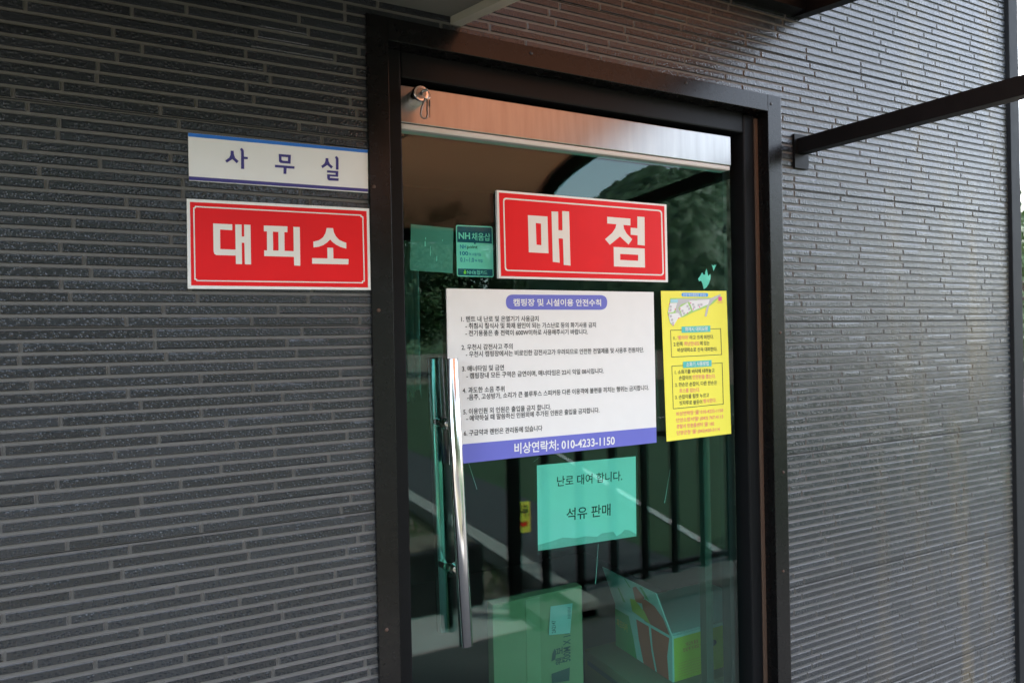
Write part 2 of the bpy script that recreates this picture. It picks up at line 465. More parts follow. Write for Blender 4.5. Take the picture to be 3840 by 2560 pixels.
body = MB()
body.box(XL, FL + .02, .004, .13, -.01, TOP)
body.box(FR - .02, XR, .004, .13, -.01, TOP)
body.box(FL + .02, FR - .02, .004, .13, FT - .02, TOP)
body.box(XR - .13, XR, .13, 4.2, -.01, TOP); body.box(XL, XL + .13, .13, 4.2, -.01, TOP); body.box(XL + .13, XR - .13, 4.07, 4.2, -.01, TOP)
body.box(XL - .1, XR + .1, -.06, 4.3, TOP, TOP + .16)
body.build('wall_core', PLASTER, shop)
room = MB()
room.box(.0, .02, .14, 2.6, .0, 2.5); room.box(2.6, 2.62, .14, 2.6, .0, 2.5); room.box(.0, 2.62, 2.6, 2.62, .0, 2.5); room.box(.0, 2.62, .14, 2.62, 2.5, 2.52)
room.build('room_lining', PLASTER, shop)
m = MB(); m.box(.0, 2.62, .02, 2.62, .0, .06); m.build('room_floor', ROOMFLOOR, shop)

# cladding: every slim brick modelled, with chipped ledges along some top edges
cl = MB(); rnd = random.Random(5)


def clad(x0, x1, z0, z1):
    cl.add([(x0, -.0005, z0), (x1, -.0005, z0), (x1, -.0005, z1), (x0, -.0005, z1)], [(0, 1, 2, 3)], 1)


clad(XL, FL + .01, 0, TOP); clad(FR - .01, XR, 0, TOP); clad(FL + .01, FR - .01, FT - .01, TOP)
k0 = math.floor((0 - ZB) / PITCH_Z); k1 = math.ceil((TOP - ZB) / PITCH_Z)
PAT = {}
rp = random.Random(11)
off = 0
for r in range(ROWS):
    off += rp.choice((-.075, -.05, -.045, .05, .06, .09))
    PAT[r] = off
D = .0042


def brick(x0, x1, z0, p, lefte, righte):
    """one brick between x0 and x1; z0 = bottom of its course"""
    zb, zt = z0 + .0014, z0 + p - .0041
    L = x1 - x0
    cut = []
    if L > .06 and rnd.random() < .5:
        c = x0 + L * rnd.uniform(.25, .75)
        cut = [(x0, c, .0012, .0021), (c, x1, .0012, .0021)]
        side = rnd.random() < .5
        lo = rnd.uniform(.0042, .0070)
        i_ = 0 if side else 1
        if rnd.random() < .75: cut[i_] = (cut[i_][0], cut[i_][1], .0012, lo)
        else: cut[i_] = (cut[i_][0], cut[i_][1], lo * .5, .0021)
    else: cut = [(x0, x1, .0012, rnd.choice((.0020, .0021, .0026)))]
    e = .0016
    for a, b, cb, ct in cut:
        ea = e if (a == x0 and lefte) else 0; eb = e if (b == x1 and righte) else 0
        prof = [(zb, -.0004), (zb + cb * .4, -D * .75), (zb + cb, -D), (zt - ct, -D), (zt - .0016, -D * .84), (zt, -.0004)]
        vs = []
        for xx, ee in ((a, ea), (b, -eb)):
            for i, (z, y) in enumerate(prof):
                vs.append((xx + (ee if 0 < i < 5 else 0), y, z))
        n = len(prof)
        fs = [(i, n + i, n + i + 1, i + 1) for i in range(n - 1)]
        fs.append(tuple(range(n))); fs.append(tuple(range(2 * n - 1, n - 1, -1)))
        cl.add(vs, fs[:n - 2], 0); cl.add(vs, fs[n - 2:], 1)


for k in range(k0, k1):
    z0 = ZB + k * PITCH_Z; r = k % ROWS; pan = k // ROWS
    if z0 < 0: continue
    x = XL - 1 + PAT[r] + pan * .31
    rr = random.Random(r * 77 + 3); joints = []
    while x < XR + .4:
        joints.append(x); x += rr.choice((.205, .215, .225, .235, .25, .265)) - .002
    spans = [(XL, FL + .004), (FR - .004, XR - .006)] if z0 < FT - .006 else [(XL, XR - .006)]
    for s0, s1 in spans:
        for a, b in zip(joints, joints[1:]):
            xa, xb = max(a + .0019, s0), min(b - .0019, s1)
            if xb - xa > .006: brick(xa, xb, z0, PITCH_Z, xa > s0, xb < s1)
    if r == 0:
        for s0, s1 in spans:
            cl.box(s0, s1, -.0012, .0, z0 - .0022, z0 + .0001, 2)
clo = cl.build('brick_cladding', [BRICK, MORTAR, SEAM], shop)

tm = MB(); tm.box(XR - .004, XR + .057, -.016, .05, 0, TOP, bev=.002); tm.build('corner_trim', mat('corner_trim', (.018, .0185, .0195), .6, spec=.12, noise=.2, nscale=30), shop)
tm = MB(); tm.box(XL - .11, XR + .12, -.085, -.06, TOP - .05, TOP + .17, bev=.003); tm.build('eaves_trim', TRIM, shop)

# ---- door frame
fr = MB()
IL, IR, IT = .4415, 1.5615, 2.1895
fr.box(FL, IL, -.012, .012, .0, FT, bev=.0015); fr.box(IR, FR, -.012, .012, .0, FT, bev=.0015); fr.box(IL + .0003, IR - .0003, -.0118, .012, IT, FT - .0003, bev=.0015)
fr.box(IL - .003, IL, .010, .032, .0, IT); fr.box(IR, IR + .003, .010, .032, .0, IT); fr.box(IL, IR, .010, .032, IT, IT + .003)
fo = fr.build('door_frame', TRIM, shop)
f2 = MB()
f2.box(IL - .004, .4815, .030, .118, .0, IT + .002, bev=.003); f2.box(1.508, 1.5505, .030, .118, .0, IT - .002, bev=.006); f2.box(1.5508, IR + .003, .034, .118, .0, IT - .002)
f2.box(.4818, 1.5077, .0305, .118, 2.132, IT + .002, bev=.004)
f2.build('inner_frame', TRIM2, fo)
g = MB(); g.box(1.5496, 1.5606, .0265, .0335, .0, 2.178); g.build('gasket', GASKET, fo)
g = MB(); g.box(1.478, 1.5075, .085, .118, .0, 2.13); g.build('rebate', SCREWD, fo)
g = MB(); g.box(1.420, 1.446, .125, .15, .06, 1.29); g.build('inner_post', mat('inner_post', (.030, .030, .022), .5), fo)
SCR = [(1420, 1163, -.0126, 1), (1450, 2360, -.0126, 1), (1992, 200, -.0126, 0), (2573, 312, -.0126, 0), (2892, 390, -.0126, 0), (2927, 1247, -.0126, 1), (2938, 1770, -.0126, 1), (2938, 2140, -.0126, 1), (1402, 700, -.0126, 1)]
for u, v, y, rust in SCR:
    q = at(u, v, y); s = MB()
    bm = bmesh.new(); bmesh.ops.create_uvsphere(bm, u_segments=12, v_segments=8, radius=.0042)
    for w in bm.verts: w.co = Vector((w.co.x, w.co.y * .45, w.co.z)) + q
    s.bm(bm, 0, True); s.build('screw', SCREW if rust else SCREWD, fo)

# ---- glass door leaf
door = MB(); door.box(.486, 1.476, .055, .067, .03, 2.06)
dr = door.build('door', GLASS, shop)
r_ = MB(); r_.box(.4825, 1.468, .040, .082, 2.036, 2.119, bev=.002); rail = r_.build('top_rail', STEEL, dr)
r_ = MB(); r_.box(.483, 1.466, .042, .080, 2.0225, 2.0356, bev=.004); r_.build('rail_trim', SEAL, dr)
r_ = MB(); r_.box(.4822, .4868, .0535, .070, .03, 2.0222, bev=.001); r_.build('edge_seal', SEAL, dr)
r_ = MB(); r_.box(.486, 1.476, .042, .080, .015, .075, bev=.002); r_.build('bottom_rail', STEEL, dr)


for pts in ([(1795, 262), (1818, 262), (1790, 470), (1783, 465)], [(1370, 712), (1378, 712), (1366, 960), (1360, 960)], [(575, 222), (583, 222), (640, 380), (634, 382)], [(1012, 180), (1020, 182), (985, 218), (980, 214)]):
    s_ = MB(); qs = [at(1400 + a * 1440 / 2352, 1600 + b * 1440 / 2352, .0684) for a, b in pts]
    w_ = Vector((.0009, 0, 0)); s_.poly([qs[3], qs[3] + w_, qs[1] + w_ * .4, qs[1]]); s_.build('scratch', SEAL, dr)


INNERSTEEL = mat('inner_handle_steel', (.34, .34, .33), .22, 1.0, noise=.1, nscale=40)


def handle(a, b, y, name='handle', m_=None):
    h = MB(); ax = Vector(b) - Vector(a); N = 3
    u_ = ax.normalized()
    pts = [Vector(a), Vector(a) + u_ * .0012, Vector(b) - u_ * .0012, Vector(b)]
    h.tube(pts, [.0142, .0152, .0152, .0142], 40)
    return h.build(name, m_ or CHROME, dr)


h1 = handle((.5790, .009, 1.510), (.6020, .009, .861), .009)
h2 = handle((.5745, .113, 1.508), (.5865, .113, .858), .113, m_=INNERSTEEL)
for z, xa, xb in ((1.359, .5835, .577), (1.0235, .596, .583)):
    s = MB(); s.tube([(xa, .016, z), (xa, .040, z)], .0085, 20); s.tube([(xa, .036, z), (xa, .0545, z)], [.0125, .0135], 20)
    s.tube([(xb, .106, z), (xb, .0676, z)], .010, 20)
    s.build('standoff', CHROME, h1)
lc = at(1580, 350, -.003)
lk = MB(); lk.tube([(lc.x, .045, lc.z), (lc.x, .002, lc.z), (lc.x, -.0008, lc.z), (lc.x, -.003, lc.z)], [.0185, .0185, .0180, .0160], 40)
lko = lk.build('lock_cylinder', CHROME, rail)
lk = MB(); lk.tube([(lc.x, -.0025, lc.z), (lc.x, -.0040, lc.z)], .0118, 32); lk.build('lock_plug', STEEL, rail)

# keys left in the lock
kr = tag(empty('key_ring', (lc.x, -.012, lc.z)), 'small ring with keys and wire snap clip hanging from the door lock', 'keys')
s = MB(); s.box(lc.x - .0012, lc.x + .0012, -.014, -.0041, lc.z - .0035, lc.z + .0035)
bm = bmesh.new(); bmesh.ops.create_uvsphere(bm, u_segments=20, v_segments=10, radius=1)
for w in bm.verts: w.co = Vector((lc.x + w.co.x * .0065 + .002, -.019 + w.co.y * .0105, lc.z + w.co.z * .0012 + .001))
s.bm(bm, 0, True); s.build('key', STEEL, kr)
ring = [(lc.x + .004 + math.cos(a) * .0095, -.021 + math.sin(a) * .004, lc.z - .008 + math.sin(a) * .0105) for a in [i * math.pi / 12 for i in range(24)]]
s = MB(); s.tube(ring, .0008, 8, closed=True); s.build('ring', CHROME, kr)
cx_, cz_ = lc.x + .0015, lc.z - .021
clip = [(cx_ + .003, -.021, cz_ + .004), (cx_ + .0055, -.021, cz_ - .006), (cx_ + .0045, -.021, cz_ - .016), (cx_ + .0055, -.021, cz_ - .030), (cx_ + .003, -.021, cz_ - .0375), (cx_ - .003, -.021, cz_ - .0395), (cx_ - .0085, -.021, cz_ - .037), (cx_ - .0105, -.021, cz_ - .030), (cx_ - .008, -.021, cz_ - .017), (cx_ - .0035, -.021, cz_ - .006), (cx_ + .000, -.021, cz_ + .004)]
s = MB(); s.tube(clip, .0021, 8, closed=True); s.build('snap_clip', mat('worn_steel', (.22, .21, .20), .35, 1.0), kr)
s = MB()
s.box(cx_ + .0100, cx_ + .0112, -.026, -.017, cz_ - .012, cz_ + .002); s.box(cx_ + .0102, cx_ + .0110, -.0235, -.0195, cz_ - .036, cz_ - .012)
s.build('key', STEEL, kr)


# ------------------------------------------------------------------ signs
def Zq(x0, y0, sc):
    return lambda x, y: (x0 + x * sc, y0 + y * sc)


def P3(pts, y, conv): return [at(*conv(*q), y) for q in pts]


# --- office sign
cv = Zq(680, 460, 740 / 1758)
Y = -.0085
pl = P3([(68, 515), (1665, 626), (1660, 243), (60, 90)], Y, cv)
s = MB(); s.slab(pl, .0035)
osn = s.build('office_sign', WHITE, origin=tuple(pl[0]))
tag(osn, 'white sign plate with blue stripes and three navy syllables on the brick wall', 'sign')
s = MB(); s.poly(P3([(62, 124), (1660, 271), (1660, 244), (60, 91)], Y - .0005, cv)); s.build('top_stripe', BLUE, osn)
s = MB(); s.poly(P3([(68, 511), (1664, 617), (1662, 590), (68, 478)], Y - .0005, cv)); s.build('bottom_stripe', NAVY, osn)
s = MB()
for pg in ([(440, 250), (466, 252), (469, 285), (480, 315), (510, 343), (494, 363), (455, 325), (405, 358), (392, 338), (425, 315), (438, 290)],
           [(523, 236), (540, 226), (557, 250), (560, 414), (532, 412), (533, 258)], [(557, 304), (592, 307), (592, 327), (558, 325)],
           None, [(834, 376), (1008, 390), (1008, 412), (834, 398)], [(910, 403), (938, 405), (935, 458), (910, 456)],
           None, [(1286, 316), (1309, 318), (1312, 345), (1325, 370), (1351, 392), (1336, 411), (1300, 378), (1258, 407), (1246, 387), (1275, 365), (1284, 342)],
           [(1368, 308), (1384, 298), (1400, 318), (1401, 420), (1377, 419), (1377, 325)],
           [(1298, 425), (1399, 433), (1397, 484), (1324, 479), (1324, 492), (1402, 498), (1400, 520), (1315, 516), (1303, 506), (1299, 490), (1299, 460), (1374, 465), (1374, 450), (1298, 445)]):
    if pg is None: s.build('syllable', NAVY, osn); s = MB(); continue
    if pg[0] == (834, 376): s.poly(P3([(868, 280), (976, 288), (973, 367), (885, 360), (870, 346)], Y - .0007, cv), [P3([(892, 304), (951, 309), (949, 343), (903, 339), (893, 332)], Y - .0007, cv)])
    s.poly(P3(pg, Y - .0007, cv))
s.build('syllable', NAVY, osn)


# --- shelter sign
Y = -.0105
pl = P3([(57, 1478), (1688, 1490), (1673, 765), (48, 677)], Y, cv)
s = MB(); s.slab(pl, .0055)
rs = s.build('shelter_sign', WHITE, origin=tuple(pl[0]))
tag(rs, 'red sign with three large white syllables on the brick wall beside the door', 'sign')
s = MB(); s.poly(P3([(88, 1449), (1663, 1468), (1650, 788), (77, 706)], Y - .0005, cv)); s.build('red_field', RED, rs)
s = MB()
o_ = [(115, 765), (128, 745), (1604, 823), (1620, 842), (1632, 1412), (1618, 1430), (134, 1412), (117, 1395)]
o_ = [(105, 757), (119, 753), (120, 742), (1604, 820), (1606, 831), (1622, 835), (1635, 1414), (1621, 1417), (1618, 1431), (136, 1412), (132, 1402), (116, 1399)]
i_ = [(117, 767), (128, 763), (131, 754), (1595, 830), (1597, 841), (1612, 845), (1624, 1405), (1611, 1408), (1609, 1421), (144, 1402), (141, 1393), (127, 1389)]
s.poly(P3(o_, Y - .0008, cv), [P3(i_, Y - .0008, cv)]); s.build('border_line', CREAM, rs)
s = MB()
for pg in ([(283, 898), (453, 906), (454, 958), (345, 952), (347, 1126), (484, 1131), (484, 1184), (312, 1179), (294, 1168), (287, 1145)],
           [(480, 906), (537, 908), (538, 1014), (560, 1015), (559, 908), (616, 911), (621, 1263), (566, 1261), (561, 1070), (538, 1069), (541, 1260), (486, 1258)],
           [(735, 916), (945, 924), (945, 977), (918, 975), (920, 1142), (1001, 1145), (998, 928), (1055, 931), (1060, 1275), (1005, 1272), (1003, 1195), (738, 1188), (738, 1137), (764, 1138), (762, 969), (735, 968)],
           [(1295, 938), (1351, 940), (1358, 975), (1376, 1012), (1405, 1043), (1440, 1060), (1470, 1070), (1470, 1122), (1420, 1108), (1375, 1085), (1345, 1062), (1325, 1040), (1302, 1065), (1265, 1090), (1225, 1105), (1177, 1112), (1176, 1060), (1225, 1048), (1262, 1022), (1284, 985)],
           [(1300, 1113), (1352, 1115), (1355, 1210), (1490, 1215), (1489, 1263), (1165, 1256), (1165, 1206), (1302, 1209)]):
    if pg[0] in ((735, 916), (1295, 938)): s.build('syllable', CREAM, rs); s = MB()
    if len(pg) == 16: s.poly(P3(pg, Y - .0009, cv), [P3([(816, 971), (864, 973), (866, 1140), (818, 1138)], Y - .0009, cv)])
    else: s.poly(P3(pg, Y - .0009, cv))
s.build('syllable', CREAM, rs)

# --- store sign on the glass
idn = lambda u, v: (u, v)
Y = .0445
pl = P3([(1870, 1043), (2505, 1058), (2499, 767), (1863, 713)], Y, idn)
s = MB(); s.slab(pl, .0095)
ms = s.build('store_sign', WHITE, origin=tuple(pl[0]))
tag(ms, 'red sign with two large cream syllables stuck on the door glass', 'sign')
s = MB(); s.poly(P3([(1879, 1035), (2496, 1050), (2491, 773), (1871, 722)], Y - .0005, idn)); s.build('red_field', RED, ms)


def rounded(c, r, n=5):
    """rounded quad from 4 corner pixels in order"""
    out = []
    for i in range(4):
        p0, p1, p2 = Vector(c[i - 1]), Vector(c[i]), Vector(c[(i + 1) % 4])
        a = p1 + (p0 - p1).normalized() * r; b = p1 + (p2 - p1).normalized() * r
        for k in range(n + 1):
            t = k / n; out.append(tuple((a * (1 - t) + p1 * t) * (1 - t) + (p1 * (1 - t) + b * t) * t))
    return out


oc = [(1893, 1016), (2490, 1034), (2483, 788), (1886, 741)]; ic = [(1898, 1011), (2485, 1029), (2478, 793), (1891, 747)]
s = MB(); s.poly(P3(rounded(oc, 14), Y - .0008, idn), [P3(rounded(ic, 11), Y - .0008, idn)]); s.build('border_line', CREAM, ms)
s = MB()
s.poly(P3([(1979.6, 807), (2053, 812), (2057, 950), (1983, 946)], Y - .0009, idn), [P3([(2009, 836), (2028.5, 838.7), (2030, 919.5), (2012, 917.5)], Y - .0009, idn)])
s.poly(P3([(2068, 793), (2093, 794), (2094, 863), (2109, 864), (2108, 791.6), (2134, 793.4), (2139.5, 996), (2114, 993), (2111, 895), (2095, 894), (2099, 985), (2073, 982)], Y - .0009, idn))
s.build('syllable', CREAM, ms); s = MB()
s.poly(P3([(2277, 813), (2364, 820), (2364, 846), (2338, 843.5), (2340, 858), (2350, 876), (2371, 897), (2357, 917), (2325, 887), (2287, 918), (2269, 897), (2296, 873), (2308, 855), (2311, 841), (2277, 838)], Y - .0009, idn))
s.poly(P3([(2365, 854), (2390, 856), (2390, 812), (2417, 814), (2418, 921), (2391, 918), (2391, 883), (2365, 880)], Y - .0009, idn))
s.poly(P3([(2301, 926), (2417.5, 932), (2418.7, 1003), (2302.4, 999)], Y - .0009, idn), [P3([(2325.7, 952), (2393, 955.5), (2393, 978), (2325.7, 974.5)], Y - .0009, idn)])
s.build('syllable', CREAM, ms)

# --- rules board
cv = Zq(1660, 1060, 840 / 1937)
Y = .0505
x0, x1, z0, z1 = .5875, 1.1875, 1.2635, 1.670
s = MB(); s.slab([(x0, Y, z0), (x1, Y, z0), (x1, Y, z1), (x0, Y, z1)], .004)
rb = s.build('rules_board', WHITE, origin=(x0, Y, z0))
tag(rb, 'white board of printed camping rules with violet title and footer on the glass door', 'notice board')
s = MB(); s.poly([(x0, Y - .0005, z0), (x1, Y - .0005, z0), (x1, Y - .0005, 1.305), (x0, Y - .0005, 1.3085)]); s.build('footer_band', VIOLET, rb)
s = MB(); s.poly(P3(rounded([(547, 232), (1423, 234), (1423, 107), (547, 102)], 63, 8), Y - .0005, cv)); s.build('title_pill', VIOLET, rb)


def line(mb, body, xl, yl, xr, yr, hpx, y, conv, bold=0.0, mi=0, cap=None):
    (u0, v0), (u1, v1) = conv(xl, yl), conv(xr, yr)
    (u2, v2), (u3, v3) = conv(xl, yl - hpx / 2), conv(xl, yl + hpx / 2)
    h = (at(u2, v2, y) - at(u3, v3, y)).length
    text(mb, body, at(u0, v0, y), at(u1, v1, y), h, bold, mi, cap=cap)


s = MB(); line(s, '캠핑장 및 시설이용 안전수칙', 610, 170, 1370, 173, 62, Y - .0009, cv, .022); s.build('title_lettering', PAPER, rb)
s = MB(); line(s, '비상연락처: 010-4233-1150', 620, 1433, 1488, 1360, 92, Y - .0009, cv, .02); s.build('phone_lettering', PAPER, rb)
for b, xl, yl, xr, yr in (
        ('1. 텐트 내 난로 및 온열기기 사용금지', 160, 314, 830, 310), ('- 취침시 질식사 및 화재 원인이 되는 가스난로 등의 화기사용 금지', 197, 373, 1325, 364),
        ('- 전기용품은 총 전력이 600W이하로 사용해주시기 바랍니다.', 197, 436, 1255, 423), ('2. 우천시 감전사고 주의', 163, 558, 605, 549),
        ('- 우천시 캠핑장에서는 비로인한 감전사고가 우려되므로 안전한 전열제품 및 사용후 전원차단.', 200, 618, 1740, 579),
        ('3. 매너타임 및 금연', 168, 743, 530, 732), ('- 캠핑장내 모든 구역은 금연이며, 매너타임은 22시 익일 08시입니다.', 205, 805, 1393, 760),
        ('4. 과도한 소음 주위', 172, 930, 535, 916), ('-음주, 고성방가, 소리가 큰 블루투스 스피커등 다른 이용객에 불편을 끼치는 행위는 금지합니다.', 212, 990, 1783, 905),
        ('5. 이용인원 외 인원은 출입을 금지 합니다.', 178, 1115, 937, 1072), ('- 예약하실 때 말씀하신 인원외에 추가된 인원은 출입을 금지합니다.', 205, 1172, 1355, 1099),
        ('6. 구급약과 렌턴은 관리동에 있습니다', 183, 1300, 862, 1255)):
    s = MB(); line(s, b, xl, yl, xr, yr, 50, Y - .0006, cv, .014); s.build('printed_line', INK, rb)

# --- yellow evacuation notice
cv = Zq(2440, 1060, 340 / 860)
Y = .0535
pl = P3([(152, 1504), (764, 1430), (718, 77), (97, 77)], Y, cv)
s = MB(); s.slab(pl, .0008)
yn = s.build('evacuation_notice', YELLOW, origin=tuple(pl[0]))
tag(yn, 'tall yellow notice with a site map and fire instructions on the door glass', 'notice')
s = MB()
s.poly(P3([(187, 146), (640, 142), (655, 112), (665, 112), (662, 128), (600, 190), (560, 220), (390, 285), (310, 325), (260, 330), (215, 415), (185, 385), (160, 290)], Y - .0004, cv)); s.build('map_green', GREENP, yn)
s = MB()
s.poly(P3([(245, 153), (562, 150), (632, 120), (660, 108), (660, 125), (600, 165), (555, 215), (530, 320), (512, 318), (530, 235), (552, 190), (430, 160), (290, 205), (262, 240), (300, 325), (270, 300), (235, 280), (250, 200)], Y - .0006, cv)); s.build('map_road', GREYP, yn)
s = MB()
for pg in ([(180, 192), (252, 190), (235, 250), (215, 278), (165, 285)], [(275, 235), (350, 188), (385, 262), (300, 318)], [(365, 172), (560, 158), (545, 205), (400, 268)], [(167, 295), (260, 285), (292, 325), (262, 332), (215, 410), (185, 375)]):
    s = MB(); s.poly(P3(pg, Y - .0008, cv)); s.build('map_plot', PAPER, yn)
s = MB()
for a, b in ((178, 215), (178, 245), (180, 305), (192, 340), (200, 370), (290, 255), (305, 280), (340, 210), (355, 235), (392, 195), (402, 220), (445, 200), (470, 195)):
    s = MB(); s.poly(P3([(a, b + 24), (a + 22, b + 22), (a + 20, b), (a, b + 2)], Y - .0010, cv)); s.build('map_tent', GREYP, yn)
for a, b in ((175, 195), (228, 245), (178, 262), (168, 296), (262, 330), (210, 395), (275, 238), (345, 282), (376, 185), (400, 245), (460, 225)):
    s = MB(); s.poly(P3([(a, b + 12), (a + 9, b + 12), (a + 9, b), (a, b)], Y - .0011, cv)); s.build('map_marker', MAGENTA, yn)
s = MB(); s.poly(P3([(642, 172), (676, 170), (675, 132), (641, 134)], Y - .0011, cv)); s.build('map_marker', MAGENTA, yn)
s = MB(); s.poly(P3([(188, 188), (258, 188), (258, 157), (188, 157)], Y - .0010, cv)); s.build('map_pool', PALEBLUE, yn)
s = MB(); s.poly(P3(rounded([(294, 131), (546, 133), (546, 98), (294, 95)], 17, 6), Y - .0006, cv)); s.build('title_pill', SKYBLUE, yn)
s = MB()
s.poly(P3([(294, 474), (566, 464), (566, 406), (294, 416)], Y - .0010, cv)); s.build('heading_tab', TEALP, yn); s = MB(); s.poly(P3([(307, 807), (578, 791), (578, 732), (307, 748)], Y - .0010, cv)); s.build('heading_tab', TEALP, yn)
for o_, i_ in (([(197, 707), (676, 683), (666, 432), (186, 448)], [(201, 702), (671, 678), (661, 437), (191, 453)]), ([(213, 1197), (692, 1151), (681, 756), (199, 788)], [(217, 1191), (687, 1146), (676, 761), (204, 793)])):
    s = MB(); s.poly(P3(o_, Y - .0006, cv), [P3(i_, Y - .0006, cv)]); s.build('text_frame', INK, yn)
TH = 40
for b, xl, yl, xr, yr in (('1.', 218, 524, 243, 523), ('라고 크게 외친다.', 370, 518, 597, 512), ('2.왼쪽', 218, 583, 305, 579), ('에 있는', 468, 573, 558, 571), ('비상대피소로 신속 대피한다.', 255, 638, 632, 628),
                          ('1. 소화기를 바닥에 내려놓고', 230, 848, 605, 829), ('손잡이의', 268, 902, 385, 898), ('2. 한손은 손잡이, 다른 한손은', 232, 968, 628, 946), ('3. 손잡이를 힘껏 누르고', 233, 1085, 553, 1064), ('빗자루로 쓸듯이', 275, 1140, 488, 1128)):
    s = MB(); line(s, b, xl, yl, xr, yr, TH if len(b) > 2 else 36, Y - .0006, cv, .012); s.build('printed_line', INK, yn)
for b, xl, yl, xr, yr in (("'불이야'", 255, 521, 357, 518), ('피난안내도', 318, 578, 466, 575), ('안전핀을 뽑는다.', 397, 894, 615, 884), ('호스를 잡는다.', 272, 1023, 467, 1014), ('방사한다.', 500, 1121, 622, 1113),
                          ('비상연락망 ☎ 010-4233-1150', 243, 1243, 687, 1206), ('단양소방서☎ (043) 767-4113', 243, 1304, 687, 1266), ('경찰서 민원콜센터 ☎ 182', 245, 1363, 603, 1333), ('단양군청 ☎ (043)420-3114', 248, 1424, 655, 1386)):
    s = MB(); line(s, b, xl, yl, xr, yr, TH, Y - .0006, cv, .012); s.build('printed_line', PINK, yn)
s = MB(); line(s, '비상대피소', 634, 188, 686, 187, 12, Y - .0006, cv, .01); s.build('printed_line', PINK, yn)
s = MB(); line(s, '단양 헤리캠핑장 안내도', 310, 115, 526, 117, 26, Y - .0010, cv, .01); s.build('title_lettering', PAPER, yn)
s = MB(); line(s, '화재시 대피요령', 327, 442, 540, 436, 40, Y - .0014, cv, .015); s.build('heading_lettering', PAPER, yn)
s = MB(); line(s, '소화기 사용방법', 338, 775, 550, 763, 40, Y - .0014, cv, .015); s.build('heading_lettering', PAPER, yn)

# --- sheets stuck to the inner side of the glass
Y = .0686
cv7 = Zq(1400, 1600, 1440 / 2352)
s = MB(); s.slab(P3([(1003, 782), (1622, 678), (1618, 165), (988, 235)], Y, cv7), .0004)
rn = s.build('rental_notice', CLEARFILM, origin=tuple(at(2013, 2063, Y)))
tag(rn, 'pale sheet of paper with two typed lines under clear film behind the door glass', 'notice')
s = MB(); s.slab(P3([(1009, 758), (1611, 668), (1607, 180), (1002, 235)], Y + .0008, cv7), .0004); s.build('paper', PAPER, rn)
s = MB(); s.poly(P3([(1009, 757), (1611, 667), (1610, 655), (1568, 632), (1540, 628), (1520, 650), (1490, 668), (1470, 640), (1440, 645), (1400, 650), (1370, 672), (1300, 668), (1240, 680), (1160, 676), (1090, 700), (1030, 716), (1008, 722)], Y + .0006, cv7)); s.build('damp_stain', OLDPAPER2, rn)
s = MB()
line(s, '난로 대여 합니다.', 1125, 334, 1525, 299, 62, Y + .0006, cv7, .012); s.build('printed_line', INK, rn)
s = MB(); line(s, '석유 판매', 1183, 537, 1453, 505, 74, Y + .0006, cv7, .012); s.build('printed_line', INK, rn)

cv3 = Zq(1480, 780, 420 / 2195)
s = MB(); s.slab(P3([(298, 1220), (1134, 1275), (1152, 398), (320, 318)], Y, cv3), .0006)
gs = s.build('blank_film_square', OLDPAPER, origin=tuple(at(1540, 1013, Y)))
tag(gs, 'blank square sheet stuck inside the glass left of the card sticker', 'paper sheet')
s = MB()
for a, b, c, d in ((600, 575, 612, 620), (588, 650, 606, 750), (696, 750, 704, 938), (818, 940, 832, 1040), (930, 625, 944, 645)):
    s = MB(); s.poly(P3([(a, d), (c, d), (c, b), (a, b)], Y - .0003, cv3)); s.build('scratch', PAPER, gs)

s = MB(); s.slab(P3(rounded([(1222, 1338), (1941, 1358), (1916, 362), (1200, 330)], 45, 5), Y, cv3), .0005)
nh = s.build('card_sticker', PAPER, origin=tuple(at(1714, 1034, Y)))
tag(nh, 'small sticker with navy header and footer bands stuck beside the red store sign', 'sticker')
NAVY2 = mat('sticker_navy', (.030, .075, .16), .5)
s = MB()
s.poly(P3([(1228, 668), (1906, 696), (1900, 400), (1885, 385), (1235, 355), (1222, 370)], Y - .0003, cv3)); s.poly(P3([(1550, 682), (1572, 718), (1592, 683)], Y - .0003, cv3)); s.build('header_band', NAVY2, nh)
s = MB(); s.poly(P3([(1240, 1300), (1255, 1318), (1908, 1336), (1922, 1322), (1918, 1200), (1240, 1185)], Y - .0003, cv3)); s.build('footer_band', NAVY2, nh)
s = MB()
line(s, 'NH', 1252, 540, 1478, 548, 130, Y - .0006, cv3, .03, cap=1); line(s, '채움샵', 1510, 560, 1872, 572, 150, Y - .0006, cv3, .012)
s.build('header_lettering', PAPER, nh); s = MB(); line(s, 'NH농협카드', 1422, 1256, 1815, 1268, 85, Y - .0006, cv3, .012)
s.build('footer_lettering', PAPER, nh)
s = MB()
line(s, '100', 1280, 885, 1440, 890, 80, Y - .0003, cv3, .02, cap=1); line(s, '%', 1452, 900, 1505, 902, 40, Y - .0003, cv3, .01, cap=1); line(s, '사용가능', 1520, 908, 1695, 914, 60, Y - .0003, cv3, .01)
line(s, '0.1~1.0', 1285, 1012, 1555, 1018, 85, Y - .0003, cv3, .012, cap=1); line(s, '%', 1572, 1030, 1615, 1031, 40, Y - .0003, cv3, .01, cap=1); line(s, '적립', 1630, 1034, 1720, 1037, 60, Y - .0003, cv3, .01)
line(s, 'NH', 1283, 755, 1400, 758, 82, Y - .0003, cv3, .01, cap=1)
s.build('blue_lettering', mat('sticker_blue', (.02, .16, .42), .5), nh)
s = MB(); line(s, 'point', 1420, 770, 1625, 777, 82, Y - .0003, cv3, .012, cap=1); s.build('black_lettering', INK, nh)
s = MB(); s.poly(P3([(1355, 1285), (1378, 1295), (1402, 1285), (1405, 1245), (1385, 1225), (1398, 1212), (1358, 1212), (1370, 1225), (1352, 1245)], Y - .0007, cv3)); s.build('emblem', YELLOW, nh)

